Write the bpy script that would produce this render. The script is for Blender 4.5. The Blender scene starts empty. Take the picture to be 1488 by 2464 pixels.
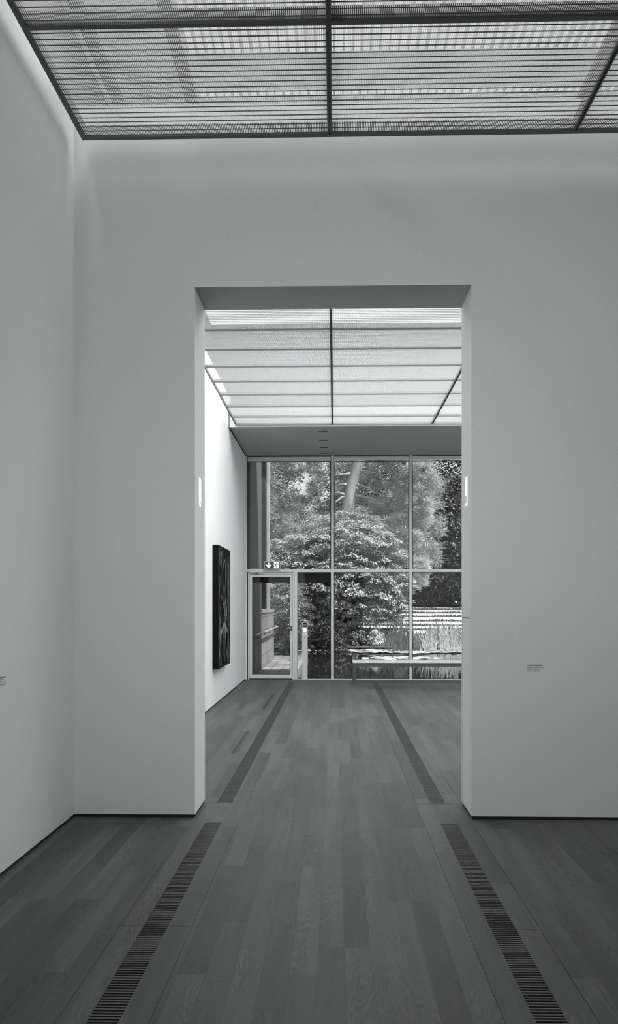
import bpy, math, random
import numpy as np
from mathutils import Vector, Matrix
R = random.Random(7)
RS = np.random.RandomState(11)
sc = bpy.context.scene
COL = sc.collection
PI = math.pi
EYE = 1.5
F = 2000.0
def X(px, D): return (px - 806.0) / F * D
def Z(py, D): return EYE - (py - 1455.0) / F * D

# ------------------------------------------------------------------ materials
class NT:
    def __init__(s, name):
        s.m = bpy.data.materials.new(name); s.m.use_nodes = True
        s.t = s.m.node_tree; s.t.nodes.clear()
        s.out = s.t.nodes.new('ShaderNodeOutputMaterial')
    def n(s, typ, **kw):
        nd = s.t.nodes.new(typ)
        for k, v in kw.items(): setattr(nd, k, v)
        return nd
    def l(s, a, b): s.t.links.new(a, b)
    def math(s, op, a, b=None, c=None):
        nd = s.n('ShaderNodeMath', operation=op)
        for i, v in enumerate((a, b, c)):
            if v is None: continue
            if isinstance(v, (int, float)): nd.inputs[i].default_value = v
            else: s.l(v, nd.inputs[i])
        return nd.outputs[0]
    def pos(s):
        g = s.n('ShaderNodeNewGeometry'); sp = s.n('ShaderNodeSeparateXYZ'); s.l(g.outputs['Position'], sp.inputs[0])
        return g.outputs['Position'], sp.outputs[0], sp.outputs[1], sp.outputs[2]
    def comb(s, x, y, z):
        c = s.n('ShaderNodeCombineXYZ')
        for i, v in enumerate((x, y, z)):
            if isinstance(v, (int, float)): c.inputs[i].default_value = v
            else: s.l(v, c.inputs[i])
        return c.outputs[0]
    def noise(s, vec, scale=1.0, detail=2.0, rough=0.5, dist=0.0):
        nd = s.n('ShaderNodeTexNoise'); s.l(vec, nd.inputs['Vector'])
        nd.inputs['Scale'].default_value = scale; nd.inputs['Detail'].default_value = detail
        nd.inputs['Roughness'].default_value = rough; nd.inputs['Distortion'].default_value = dist
        return nd.outputs[0]
    def maprange(s, v, a, b, c, d):
        nd = s.n('ShaderNodeMapRange'); s.l(v, nd.inputs[0])
        for i, q in enumerate((a, b, c, d)): nd.inputs[i + 1].default_value = q
        return nd.outputs[0]
    def gray(s, v, tint=(0.985, 1.0, 1.0)):
        c = s.n('ShaderNodeCombineColor')
        for i in range(3): s.l(s.math('MULTIPLY', v, tint[i]), c.inputs[i])
        return c.outputs[0]
    def bsdf(s, col, rough=0.6, metal=0.0, spec=0.5, normal=None):
        b = s.n('ShaderNodeBsdfPrincipled')
        if isinstance(col, (int, float)): b.inputs['Base Color'].default_value = (col * .985, col, col, 1)
        else: s.l(col, b.inputs['Base Color'])
        if isinstance(rough, (int, float)): b.inputs['Roughness'].default_value = rough
        else: s.l(rough, b.inputs['Roughness'])
        b.inputs['Metallic'].default_value = metal
        b.inputs['Specular IOR Level'].default_value = spec
        if normal is not None: s.l(normal, b.inputs['Normal'])
        s.l(b.outputs[0], s.out.inputs[0]); return b
    def bump(s, h, strength=0.3, dist=0.01):
        b = s.n('ShaderNodeBump'); b.inputs['Strength'].default_value = strength; b.inputs['Distance'].default_value = dist
        s.l(h, b.inputs['Height']); return b.outputs[0]

def mat_plain(name, v, rough=0.5, metal=0.0, spec=0.5, var=0.0, scale=20):
    t = NT(name)
    if var:
        p, x, y, z = t.pos()
        n = t.noise(p, scale, 3)
        t.bsdf(t.gray(t.maprange(n, .3, .7, v * (1 - var), v * (1 + var))), rough, metal, spec)
    else: t.bsdf(v, rough, metal, spec)
    return t.m
def mat_plaster(name, v):
    t = NT(name); p, x, y, z = t.pos()
    big = t.noise(p, .7, 2); fine = t.noise(p, 160, 2, .7)
    a = t.maprange(big, .3, .7, v * .975, v * 1.02); b = t.maprange(fine, .25, .75, .93, 1.07)
    t.bsdf(t.gray(t.math('MULTIPLY', a, b)), .85, 0, .15, t.bump(fine, .12, .002)); return t.m
def mat_wood(name, v, w=0.1135, L=1.4, x0=0.6095, planks=True):
    t = NT(name); p, x, y, z = t.pos()
    u = t.math('DIVIDE', t.math('SUBTRACT', x, x0), w)
    row = t.math('FLOOR', u)
    wn = t.n('ShaderNodeTexWhiteNoise', noise_dimensions='1D'); t.l(row, wn.inputs['W'])
    yy = t.math('DIVIDE', t.math('ADD', y, t.math('MULTIPLY', t.math('FLOOR', t.math('MULTIPLY', wn.outputs[0], 5.0)), 0.28)), L)
    colm = t.math('FLOOR', yy)
    wid = t.n('ShaderNodeTexWhiteNoise', noise_dimensions='2D'); t.l(t.comb(row, colm, 0), wid.inputs['Vector'])
    idv = wid.outputs[0]
    tone = t.maprange(idv, 0, 1, v * .78, v * 1.22)
    sh = t.math('MULTIPLY', idv, 37.0)
    # contour-like growth rings
    n1 = t.noise(t.comb(t.math('MULTIPLY', x, 11.0), t.math('MULTIPLY', y, 2.3), sh), 1.0, 1.6, .45, .2)
    rings = t.math('SINE', t.math('MULTIPLY', n1, 92.0))
    msk = t.maprange(t.noise(t.comb(t.math('MULTIPLY', x, 9.0), t.math('MULTIPLY', y, 1.1), t.math('ADD', sh, 5.0)), 1.0, 1), .46, .62, .12, 1.0)
    ring = t.math('MULTIPLY', t.math('MULTIPLY', rings, msk), .16)
    # fine fibres and cloudy tone
    fib = t.noise(t.comb(t.math('MULTIPLY', x, 260.0), t.math('MULTIPLY', y, 7.0), sh), 1.0, 2, .6)
    cl = t.noise(t.comb(t.math('MULTIPLY', x, 14.0), t.math('MULTIPLY', y, .9), sh), 1.0, 3, .6)
    k = t.math('ADD', t.math('ADD', 1.0, ring), t.math('ADD', t.maprange(fib, .3, .7, -.10, .10), t.maprange(cl, .3, .7, -.16, .16)))
    c = t.math('MULTIPLY', tone, k)
    fu = t.math('FRACT', u); fy = t.math('FRACT', yy)
    e1 = t.math('LESS_THAN', fu, .014); e2 = t.math('LESS_THAN', fy, .0018)
    edge = t.math('MAXIMUM', e1, e2) if planks else e2
    c = t.math('MULTIPLY', c, t.math('SUBTRACT', 1.0, t.math('MULTIPLY', edge, .38)))
    hb = t.math('ADD', t.math('MULTIPLY', ring, 1.0), t.math('MULTIPLY', fib, .35))
    t.bsdf(t.gray(c), t.maprange(fib, .3, .7, .44, .54), 0, .15, t.bump(hb, .22, .004)); return t.m
def mat_emit(name, v, strength=1.0):
    t = NT(name); e = t.n('ShaderNodeEmission'); e.inputs[0].default_value = (v * .99, v, v, 1); e.inputs[1].default_value = strength
    t.l(e.outputs[0], t.out.inputs[0]); return t.m
def mat_mesh(name, pitch, cover, v, glow=0.0):
    """fine woven ceiling infill: threads running lengthwise, open between"""
    t = NT(name); p, x, y, z = t.pos()
    fx = t.math('FRACT', t.math('DIVIDE', x, pitch))
    s = t.math('LESS_THAN', fx, cover)
    tr = t.n('ShaderNodeBsdfTransparent'); d = t.n('ShaderNodeBsdfDiffuse'); tl = t.n('ShaderNodeBsdfTranslucent')
    d.inputs[0].default_value = (v, v, v, 1); tl.inputs[0].default_value = (v, v, v, 1)
    m1 = t.n('ShaderNodeMixShader'); m1.inputs[0].default_value = .6; t.l(d.outputs[0], m1.inputs[1]); t.l(tl.outputs[0], m1.inputs[2])
    m2 = t.n('ShaderNodeMixShader'); t.l(s, m2.inputs[0]); t.l(tr.outputs[0], m2.inputs[1]); t.l(m1.outputs[0], m2.inputs[2])
    t.l(m2.outputs[0], t.out.inputs[0]); return t.m
def mat_glass(name, refl=1.0, tint=.93):
    t = NT(name); fr = t.n('ShaderNodeFresnel'); fr.inputs[0].default_value = 1.45
    tr = t.n('ShaderNodeBsdfTransparent'); tr.inputs[0].default_value = (tint, tint, tint, 1)
    g = t.n('ShaderNodeBsdfGlossy'); g.inputs['Roughness'].default_value = 0.0
    m = t.n('ShaderNodeMixShader'); t.l(t.math('MULTIPLY', fr.outputs[0], refl), m.inputs[0])
    t.l(tr.outputs[0], m.inputs[1]); t.l(g.outputs[0], m.inputs[2]); t.l(m.outputs[0], t.out.inputs[0]); return t.m
def mat_leaf(name, v, var=.35, scale=1.2, trans=.35):
    t = NT(name); p, x, y, z = t.pos()
    n = t.noise(p, scale, 3, .6)
    col = t.gray(t.maprange(n, .3, .7, v * (1 - var), v * (1 + var)))
    d = t.n('ShaderNodeBsdfDiffuse'); tl = t.n('ShaderNodeBsdfTranslucent'); t.l(col, d.inputs[0]); t.l(col, tl.inputs[0])
    m = t.n('ShaderNodeMixShader'); m.inputs[0].default_value = trans; t.l(d.outputs[0], m.inputs[1]); t.l(tl.outputs[0], m.inputs[2])
    g = t.n('ShaderNodeBsdfGlossy'); g.inputs['Roughness'].default_value = .45; g.inputs[0].default_value = (.6, .6, .6, 1)
    m2 = t.n('ShaderNodeMixShader'); m2.inputs[0].default_value = .07; t.l(m.outputs[0], m2.inputs[1]); t.l(g.outputs[0], m2.inputs[2])
    t.l(m2.outputs[0], t.out.inputs[0]); return t.m
def mat_concrete(name, v, streak=.25):
    t = NT(name); p, x, y, z = t.pos()
    n = t.noise(t.comb(t.math('MULTIPLY', x, 4.0), t.math('MULTIPLY', y, 5.0), t.math('MULTIPLY', z, .5)), 1, 4, .6)
    f = t.noise(p, 12, 4, .6)
    k = t.math('ADD', t.maprange(n, .3, .7, 1 - streak, 1 + streak), t.maprange(f, .3, .7, -.12, .12))
    t.bsdf(t.gray(t.math('MULTIPLY', k, v)), .85, 0, .2, t.bump(f, .3, .01)); return t.m
def mat_block(name, v):
    t = NT(name); p, x, y, z = t.pos()
    b = t.n('ShaderNodeTexBrick'); t.l(t.comb(y, z, 0), b.inputs['Vector'])
    b.inputs['Color1'].default_value = (v * .85, v * .85, v * .85, 1); b.inputs['Color2'].default_value = (v * 1.15, v * 1.15, v * 1.15, 1)
    b.inputs['Mortar'].default_value = (v * .45, v * .45, v * .45, 1); b.inputs['Scale'].default_value = 1
    b.inputs['Mortar Size'].default_value = .008; b.inputs['Brick Width'].default_value = .62; b.inputs['Row Height'].default_value = .30
    n = t.noise(t.comb(t.math('MULTIPLY', x, 4.0), t.math('MULTIPLY', y, 6.0), t.math('MULTIPLY', z, .9)), 1, 4, .6)
    mx = t.n('ShaderNodeVectorMath', operation='SCALE'); t.l(b.outputs[0], mx.inputs[0]); t.l(t.maprange(n, .3, .7, .6, 1.3), mx.inputs['Scale'])
    t.bsdf(mx.outputs[0], .85, 0, .2); return t.m
def mat_paving(name, v):
    t = NT(name); p, x, y, z = t.pos()
    b = t.n('ShaderNodeTexBrick'); t.l(t.comb(x, y, 0), b.inputs['Vector'])
    b.inputs['Color1'].default_value = (v * .8, v * .8, v * .8, 1); b.inputs['Color2'].default_value = (v * 1.2, v * 1.2, v * 1.2, 1)
    b.inputs['Mortar'].default_value = (v * .4, v * .4, v * .4, 1); b.inputs['Scale'].default_value = 1
    b.inputs['Mortar Size'].default_value = .02; b.inputs['Brick Width'].default_value = .5; b.inputs['Row Height'].default_value = .32
    n = t.noise(p, 2.2, 5, .6)
    mx = t.n('ShaderNodeVectorMath', operation='SCALE'); t.l(b.outputs[0], mx.inputs[0]); t.l(t.maprange(n, .3, .7, .55, 1.35), mx.inputs['Scale'])
    t.bsdf(mx.outputs[0], .7, 0, .3); return t.m
def mat_water(name):
    t = NT(name); p, x, y, z = t.pos()
    n = t.noise(t.comb(t.math('MULTIPLY', x, 1.0), t.math('MULTIPLY', y, 1.0), 0), 5.0, 2, .5)
    t.bsdf(.012, .03, 0, .5, t.bump(n, .10, .008)); return t.m
def mat_canvas(name):
    t = NT(name); p, x, y, z = t.pos()
    n = t.noise(t.comb(x, t.math('MULTIPLY', y, 7.0), t.math('MULTIPLY', z, 3.2)), 1.0, 5, .65, 1.6)
    n2 = t.noise(t.comb(x, t.math('MULTIPLY', y, 2.0), t.math('MULTIPLY', z, 1.0)), 1.0, 2, .5)
    v = t.math('MULTIPLY', t.maprange(n, .50, .62, .002, .20), t.maprange(n2, .35, .65, .15, 1.2))
    t.bsdf(t.gray(v), .8, 0, .05, t.bump(n, .5, .01)); return t.m

M = {}
M['wall'] = mat_plaster('wall_paint', .80)
M['upstand'] = mat_plain('upstand_paint', .23, .9)
M['lintel'] = mat_plaster('lintel_underside_shade', .46)  # shade under the opening put into a darker plaster colour
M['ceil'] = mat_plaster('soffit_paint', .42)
M['floor'] = mat_wood('oak_planks', .080)
M['board'] = mat_wood('oak_grate_boards', .078, planks=False)
M['slat'] = mat_plain('oak_slat', .05, .5, var=.25, scale=30)
M['dark'] = mat_plain('dark_gap', .012, .7)
M['channel'] = mat_plain('channel_black', .02, .8)
M['gridbar'] = mat_plain('grid_bar_grey', .10, .45, .3)
M['gridbar3'] = mat_plain('grid_bar_mid', .13, .45, .3)
M['gridbar2'] = mat_plain('grid_bar_pale', .28, .45, .3)
M['wire'] = mat_plain('louver_wire', .07, .5, .2)
M['wire2'] = mat_plain('louver_wire_pale', .30, .5, .2)
M['alu'] = mat_plain('anodised_aluminium', .70, .45, .1)
M['alud'] = mat_plain('dark_gasket', .03, .6)
M['steel'] = mat_plain('brushed_steel_post', .66, .4, .1)
M['glass'] = mat_glass('window_glass', .8, .93)
M['glassd'] = mat_glass('door_bay_glass', 1.0, .80)
M['mesh1'] = mat_mesh('ceiling_mesh_front', .011, .50, .56)
M['mesh2'] = mat_mesh('ceiling_mesh_rear', .011, .32, .31)
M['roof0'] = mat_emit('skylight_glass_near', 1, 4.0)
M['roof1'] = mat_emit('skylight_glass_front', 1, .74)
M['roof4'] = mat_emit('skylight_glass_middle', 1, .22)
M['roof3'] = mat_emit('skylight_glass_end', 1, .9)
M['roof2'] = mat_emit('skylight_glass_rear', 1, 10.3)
M['fin'] = mat_plain('roof_fin', .75, .6)
M['baffle'] = mat_leaf('roof_baffle', .85, .04, 1, .75)
M['frameblk'] = mat_plain('black_frame', .005, .7, spec=.12)
M['canvas'] = mat_canvas('dark_canvas')
M['stroke'] = mat_plain('grey_paint', .22, .8, spec=.1, var=.5, scale=25)
M['white'] = mat_plain('white_enamel', .9, .35)
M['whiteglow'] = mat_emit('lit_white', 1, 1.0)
M['sign'] = mat_plain('sign_green_grey', .10, .35)
M['black'] = mat_plain('black_plastic', .01, .3)
M['lettering'] = mat_plain('grey_lettering', .05, .6)
M['letterb'] = mat_plain('black_lettering', .012, .6)
M['bench'] = mat_plain('bench_wood', .8, .3, var=.15, scale=9)
M['benchleg'] = mat_plain('bench_leg', .085, .4)
M['concrete'] = mat_concrete('weathered_concrete', .11)
M['concdark'] = mat_concrete('dark_stone_pier', .025, .3)
M['block'] = mat_block('block_wall', .30)
M['paving'] = mat_paving('stone_paving', .27)
M['kerb'] = mat_concrete('kerb_stone', .35)
M['water'] = mat_water('pond_water')
M['soil'] = mat_plain('dark_soil', .03, .9, var=.5, scale=6)
M['lawn'] = mat_plain('mown_grass', .62, .9, spec=.1, var=.22, scale=2.2)
M['riser'] = mat_plain('grass_riser_shade', .07, .9, spec=.1, var=.6, scale=2.5)  # shade of the step faces put into the colour; also covers bank ground
M['bark'] = mat_concrete('pale_bark', .34, .3)
M['barkd'] = mat_plain('dark_bark', .035, .9, var=.4, scale=6)
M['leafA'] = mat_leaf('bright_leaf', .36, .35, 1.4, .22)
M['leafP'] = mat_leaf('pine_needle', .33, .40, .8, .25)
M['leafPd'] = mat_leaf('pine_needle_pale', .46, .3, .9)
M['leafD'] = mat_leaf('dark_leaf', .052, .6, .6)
M['leafH'] = mat_leaf('hedge_leaf', .055, .5, 1.0)
M['leafS'] = mat_leaf('shrub_leaf', .24, .4, 2.0)
M['leafB'] = mat_leaf('blossom_leaf', .62, .3, 3.0)
M['reed'] = mat_leaf('reed_blade', .15, .7, 9.0)
M['reedL'] = mat_leaf('pale_reed_blade', .55, .6, 9.0)
M['pad'] = mat_leaf('lily_pad', .55, .35, 2.5, .1)
M['rail'] = mat_plain('galvanised_rail', .6, .4, .3)

# ------------------------------------------------------------------ mesh builder
class MB:
    def __init__(s): s.v = []; s.f = []; s.mi = []
    def quad(s, a, b, c, d, mi=0):
        i = len(s.v); s.v += [tuple(a), tuple(b), tuple(c), tuple(d)]; s.f.append((i, i + 1, i + 2, i + 3)); s.mi.append(mi)
    def poly(s, pts, mi=0):
        i = len(s.v); s.v += [tuple(p) for p in pts]; s.f.append(tuple(range(i, i + len(pts)))); s.mi.append(mi)
    def box(s, x0, x1, y0, y1, z0, z1, mi=0):
        i = len(s.v)
        s.v += [(x0, y0, z0), (x1, y0, z0), (x1, y1, z0), (x0, y1, z0), (x0, y0, z1), (x1, y0, z1), (x1, y1, z1), (x0, y1, z1)]
        s.f += [(i, i + 3, i + 2, i + 1), (i + 4, i + 5, i + 6, i + 7), (i, i + 1, i + 5, i + 4), (i + 1, i + 2, i + 6, i + 5), (i + 2, i + 3, i + 7, i + 6), (i + 3, i, i + 4, i + 7)]
        s.mi += [mi] * 6; return s
    def prism(s, pts, axis, a0, a1, mi=0):
        """extrude a 2D outline along axis ('x','y','z')"""
        def P(p, a):
            return {'x': (a, p[0], p[1]), 'y': (p[0], a, p[1]), 'z': (p[0], p[1], a)}[axis]
        n = len(pts); i = len(s.v)
        s.v += [P(p, a0) for p in pts] + [P(p, a1) for p in pts]
        s.f.append(tuple(range(i, i + n))); s.f.append(tuple(range(i + 2 * n - 1, i + n - 1, -1))); s.mi += [mi, mi]
        for k in range(n):
            k2 = (k + 1) % n; s.f.append((i + k, i + n + k, i + n + k2, i + k2)); s.mi.append(mi)
        return s
    def tube(s, pts, rad, seg=8, mi=0):
        pts = [Vector(p) for p in pts]
        if isinstance(rad, (int, float)): rad = [rad] * len(pts)
        rings = []; dd = (pts[-1] - pts[0]).normalized()
        up = Vector((0, 1, 0)) if abs(dd.y) < .8 else Vector((0, 0, 1))
        for k, p in enumerate(pts):
            d = (pts[min(k + 1, len(pts) - 1)] - pts[max(k - 1, 0)]).normalized()
            a = d.cross(up).normalized(); b = d.cross(a).normalized()
            i = len(s.v)
            for q in range(seg):
                an = 2 * PI * q / seg; s.v.append(tuple(p + (a * math.cos(an) + b * math.sin(an)) * rad[k]))
            rings.append(i)
        for k in range(len(rings) - 1):
            for q in range(seg):
                q2 = (q + 1) % seg
                s.f.append((rings[k] + q, rings[k] + q2, rings[k + 1] + q2, rings[k + 1] + q)); s.mi.append(mi)
        s.f.append(tuple(rings[0] + q for q in range(seg))[::-1]); s.f.append(tuple(rings[-1] + q for q in range(seg))); s.mi += [mi, mi]
        return s
    def build(s, name, mats, parent=None, bevel=0, smooth=False):
        if not isinstance(mats, (list, tuple)): mats = [mats]
        me = bpy.data.meshes.new(name); me.from_pydata(s.v, [], s.f)
        for m in mats: me.materials.append(m)
        if len(mats) > 1: me.polygons.foreach_set('material_index', s.mi)
        if smooth: me.polygons.foreach_set('use_smooth', [True] * len(s.f))
        me.update()
        o = bpy.data.objects.new(name, me); COL.objects.link(o)
        if parent is not None:
            o.parent = parent; o.matrix_parent_inverse = Matrix.Translation(-Vector(parent.location))
        if bevel:
            b = o.modifiers.new('bevel', 'BEVEL'); b.width = bevel; b.segments = 2; b.limit_method = 'ANGLE'
        return o
def B(*a): return MB().box(*a)
def tag(o, label=None, cat=None, group=None, kind=None):
    if label: o['label'] = label
    if cat: o['category'] = cat
    if group: o['group'] = group
    if kind: o['kind'] = kind
    return o
def empty(name, loc, label=None, cat=None, group=None, kind=None):
    o = bpy.data.objects.new(name, None); COL.objects.link(o); o.location = loc; o.empty_display_size = .1
    return tag(o, label, cat, group, kind)
def struct(o, label, cat): return tag(o, label, cat, None, 'structure')

def leafmesh(name, C, N, T, L, W, mat, parent=None, curl=.15):
    """C centres, N leaf normals, T leaf directions (all Nx3), L, W lengths and widths -> one foliage mesh"""
    n = len(C)
    T = T - N * (T * N).sum(1)[:, None]; T /= np.linalg.norm(T, axis=1)[:, None] + 1e-9
    S = np.cross(N, T)
    L = np.broadcast_to(L, n)[:, None]; W = np.broadcast_to(W, n)[:, None]
    V = np.empty((n, 4, 3))
    V[:, 0] = C - T * L * .5; V[:, 1] = C + S * W * .5 - N * W * curl; V[:, 2] = C + T * L * .5 - N * L * curl; V[:, 3] = C - S * W * .5 - N * W * curl
    V = V.reshape(-1, 3)
    me = bpy.data.meshes.new(name)
    me.vertices.add(n * 4); me.vertices.foreach_set('co', V.ravel())
    me.loops.add(n * 4); me.loops.foreach_set('vertex_index', np.arange(n * 4))
    me.polygons.add(n); me.polygons.foreach_set('loop_start', np.arange(n) * 4); me.polygons.foreach_set('loop_total', np.full(n, 4))
    me.materials.append(mat); me.update(calc_edges=True)
    o = bpy.data.objects.new(name, me); COL.objects.link(o)
    if parent is not None:
        o.parent = parent; o.matrix_parent_inverse = Matrix.Translation(-Vector(parent.location))
    return o
def unit(a): return a / (np.linalg.norm(a, axis=-1, keepdims=True) + 1e-9)
def spray_foliage(name, cl, out, per, rad, flat, L, W, mat, parent, droop=.35, up=1.0):
    """leaf sprays: discs of leaves round every cluster centre, facing up and outwards"""
    k = len(cl); C = np.repeat(cl, per, 0); O = np.repeat(out, per, 0); n = len(C)
    r = rad * np.sqrt(RS.rand(n)); a = RS.rand(n) * 2 * PI
    off = np.stack([np.cos(a) * r, np.sin(a) * r, RS.randn(n) * flat - droop * r * r / rad], 1)
    N = unit(O * .45 + np.array([0, 0, up]) + RS.randn(n, 3) * .33)
    T = unit(off * np.array([1, 1, .2]) + O * .25 * rad + RS.randn(n, 3) * .12 * rad + np.array([0, 0, -.25 * rad]))
    s = .7 + .6 * RS.rand(n)
    return leafmesh(name, C + off, N, T, L * s, W * s, mat, parent)
def ellip_clusters(c, r, k, inner=.65, zmin=-1.0):
    d = unit(RS.randn(k * 3, 3)); d = d[d[:, 2] > zmin][:k]
    s = inner + (1 - inner) * RS.rand(len(d)) ** .6
    s *= 1 + .10 * np.sin(d[:, 0] * 5 + c[0]) + .08 * np.sin(d[:, 2] * 7 + d[:, 1] * 4)
    return np.array(c) + d * np.array(r) * s[:, None], unit(d / np.array(r))
def tuft_foliage(name, cl, per, rad, L, W, mat, parent):
    C = np.repeat(cl, per, 0); n = len(C)
    d = unit(RS.randn(n, 3) + np.array([0, 0, .35])); s = rad * (.25 + .75 * RS.rand(n))
    P = C + d * s[:, None] * np.array([1.15, 1.15, .75])
    N = unit(np.cross(d, unit(RS.randn(n, 3))) + np.array([0, 0, .7]))
    return leafmesh(name, P, N, d, L * (.6 + .8 * RS.rand(n)), W, mat, parent, .05)

# ------------------------------------------------------------------ room dimensions
XL, XR = -1.84, 5.05
XL2 = -1.785
Y0 = -3.0
YW, YW2 = 5.83, 6.28
YG = 16.67
OX0, OX1, OZ = -.985, .955, 3.735
HW1 = 5.02
HZ1, HZ2 = 3.2, 3.0
Z1, Z2 = EYE + HZ1, EYE + HZ2
YS = 13.93
ZS = EYE + 2.985

# grate channels cut in the floor
GR = [(-.835 - .17, -.835 + .17), (.78 - .17, .78 + .17)]
GC = [-.835, .78]
GW = .0575

# ---- floor
m = MB()
xs = [XL - .3, GC[0] - GW, GC[0] + GW, GC[1] - GW, GC[1] + GW, XR + .3]
YE = 16.15
def slab(x0, x1, y0, y1): m.quad((x0, y0, 0), (x1, y0, 0), (x1, y1, 0), (x0, y1, 0))
slab(xs[0], xs[1] - .1126, Y0, YG + .05)
slab(xs[2] + .1126, xs[3] - .1126, Y0, YG + .05)
slab(xs[4] + .1126, xs[5], Y0, YG + .05)
for g in (0, 1):
    a, b = GC[g] - GW - .1126, GC[g] + GW + .1126
    slab(a, b, 5.70, 6.275); slab(a, b, YE, YG + .05)
m.quad((xs[0], Y0, -.07), (xs[5], Y0, -.07), (xs[5], YG, -.07), (xs[0], YG, -.07), 1)
fl = m.build('floor', [M['floor'], M['channel']])
struct(fl, 'grey-toned oak plank floor running through both rooms', 'floor')

# ---- floor grates
seg = [(1.04, 2.45), (2.45, 3.86), (3.86, 5.27), (5.27, 5.70), (6.28, 6.68), (6.68, 8.09), (8.09, 9.49), (9.49, 10.87), (10.87, 12.28), (12.28, 13.68), (13.68, 15.1), (15.1, YE)]
names = ['right at the viewer, running out of the bottom of the photo', 'nearest the viewer, at the bottom of the photo',
         'second from the viewer in the front room', 'short piece just before the opening', 'short piece just beyond the opening',
         'first full length in the rear room', 'second full length in the rear room', 'third full length in the rear room',
         'fourth full length in the rear room', 'fifth full length in the rear room', 'sixth full length in the rear room', 'last one before the glass wall']
for g, side in ((0, 'left'), (1, 'right')):
    for k, (a, b) in enumerate(seg):
        if k == 0: continue
        gx = GC[g]
        t = empty('floor_grate', (gx, a, 0), '%s row slotted wooden floor grate, %s' % (side, names[k]), 'floor grate', 'slotted floor grates of the %s row' % side)
        for s_ in (-1, 1):
            x0, x1 = (gx - GW - .1126 + .0015, gx - GW) if s_ < 0 else (gx + GW, gx + GW + .1126 - .0015)
            B(x0, x1, a + .0012, b - .0012, -.02, 0.0).build('side_board', M['board'], t)
        sl = MB(); n = int(round((b - a) / .0225)); p = (b - a) / n
        for q in range(n):
            y = a + (q + .5) * p
            sl.box(gx - GW, gx + GW, y - .0052, y + .0052, -.022, -.0015)
        sl.box(gx - .004, gx + .004, a, b, -.04, -.023)
        sl.build('slats', M['slat'], t)
for k, (a, b, w) in enumerate([(8.37, 9.87, 'nearer'), (11.93, 13.84, 'farther')]):
    t = empty('floor_slot', (-1.03, a, 0), '%s narrow dark metal slot set in the rear room floor' % w, 'floor slot', 'narrow slots beside the left grate row')
    B(-1.043, -1.017, a, b, -.0005, .0012).build('slot_cover', M['dark'], t)
    e = MB(); e.box(-1.046, -1.043, a, b, 0, .0016); e.box(-1.017, -1.014, a, b, 0, .0016); e.build('edge_trim', M['alud'], t)

# ---- walls
g = .022
o = B(XL - .3, XL, Y0, YW2, g, HW1).build('wall_left', M['wall']); struct(o, 'tall plain white plaster wall on the left of the front room', 'wall')
o = B(XL - .3, XL2, YW2, YG, g, HW1).build('wall_left', M['wall']); struct(o, 'white plaster wall on the left of the rear room', 'wall')
o = B(XR, XR + .3, Y0, YG, 0, HW1 + 1.3).build('wall_right', M['wall']); struct(o, 'white wall on the right, outside the photo', 'wall')
o = B(XL - .3, XR + .3, Y0 - .3, Y0, 0, HW1 + 1.3).build('wall_front', M['wall']); struct(o, 'white wall behind the viewer', 'wall')
m = MB()
m.box(XL, OX0, YW, YW2, g, HW1); m.box(OX1, XR, YW, YW2, g, HW1); m.box(OX0, OX1, YW, YW2, OZ, HW1)
m.quad((OX0, YW + .001, OZ - .001), (OX0, YW2 - .001, OZ - .001), (OX1, YW2 - .001, OZ - .001), (OX1, YW + .001, OZ - .001), 1)  # underside face carrying the painted shade
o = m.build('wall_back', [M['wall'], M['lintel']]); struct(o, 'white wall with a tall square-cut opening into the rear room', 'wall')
# recessed shadow-gap skirtings
def gap(name, lab, *a):
    m = MB()
    for q in a: m.box(*q)
    o = m.build(name, M['dark']); struct(o, lab, 'baseboard')
gap('baseboard_left', 'dark recessed shadow gap under the left wall of the front room', (XL - .25, XL - .006, Y0, YW2, 0, g))
gap('baseboard_back', 'dark recessed shadow gap under the wall with the opening', (XL, OX0 - .006, YW + .006, YW2 - .006, 0, g), (OX1 + .006, XR, YW + .006, YW2 - .006, 0, g))
gap('baseboard_rear', 'dark recessed shadow gap under the left wall of the rear room', (XL - .25, XL2 - .006, YW2, YG, 0, g))

# flush hatch in the right jamb, luminous slots in both jambs
t = empty('wall_hatch', (OX1, 6.07, 0), 'flush white access hatch outlined in the right jamb of the opening', 'hatch')
B(OX1 - .0012, OX1 + .002, 5.905, 6.22, .03, 1.40).build('hatch_panel', M['wall'], t)
m = MB(); m.box(OX1 - .002, OX1 + .004, 5.895, 6.225, 1.400, 1.408); m.box(OX1 - .002, OX1 + .004, 6.22, 6.225, .03, 1.40)
m.build('hatch_joint', M['gridbar'], t)
for s_, xx, lab in ((1, OX0, 'slim white upright fitting on the left jamb of the opening'), (-1, OX1, 'slim white upright fitting with a dark slit on the right jamb')):
    t = empty('jamb_fitting', (xx, 6.05, 2.2), lab, 'wall fitting')
    y0, y1 = 6.00, 6.085
    z0, z1 = 2.215, 2.425
    m = MB(); pts = [(y0 + .01, z0), (y1 - .01, z0), (y1, z0 + .015), (y1, z1 - .015), (y1 - .01, z1), (y0 + .01, z1), (y0, z1 - .015), (y0, z0 + .015)]
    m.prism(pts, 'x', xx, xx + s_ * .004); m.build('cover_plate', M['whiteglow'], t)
    B(min(xx, xx + s_ * .006), max(xx, xx + s_ * .006), 6.035, 6.05, 2.235, 2.235 + (.05 if s_ < 0 else .012)).build('slit', M['black'] if s_ < 0 else M['wall'], t)

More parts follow.
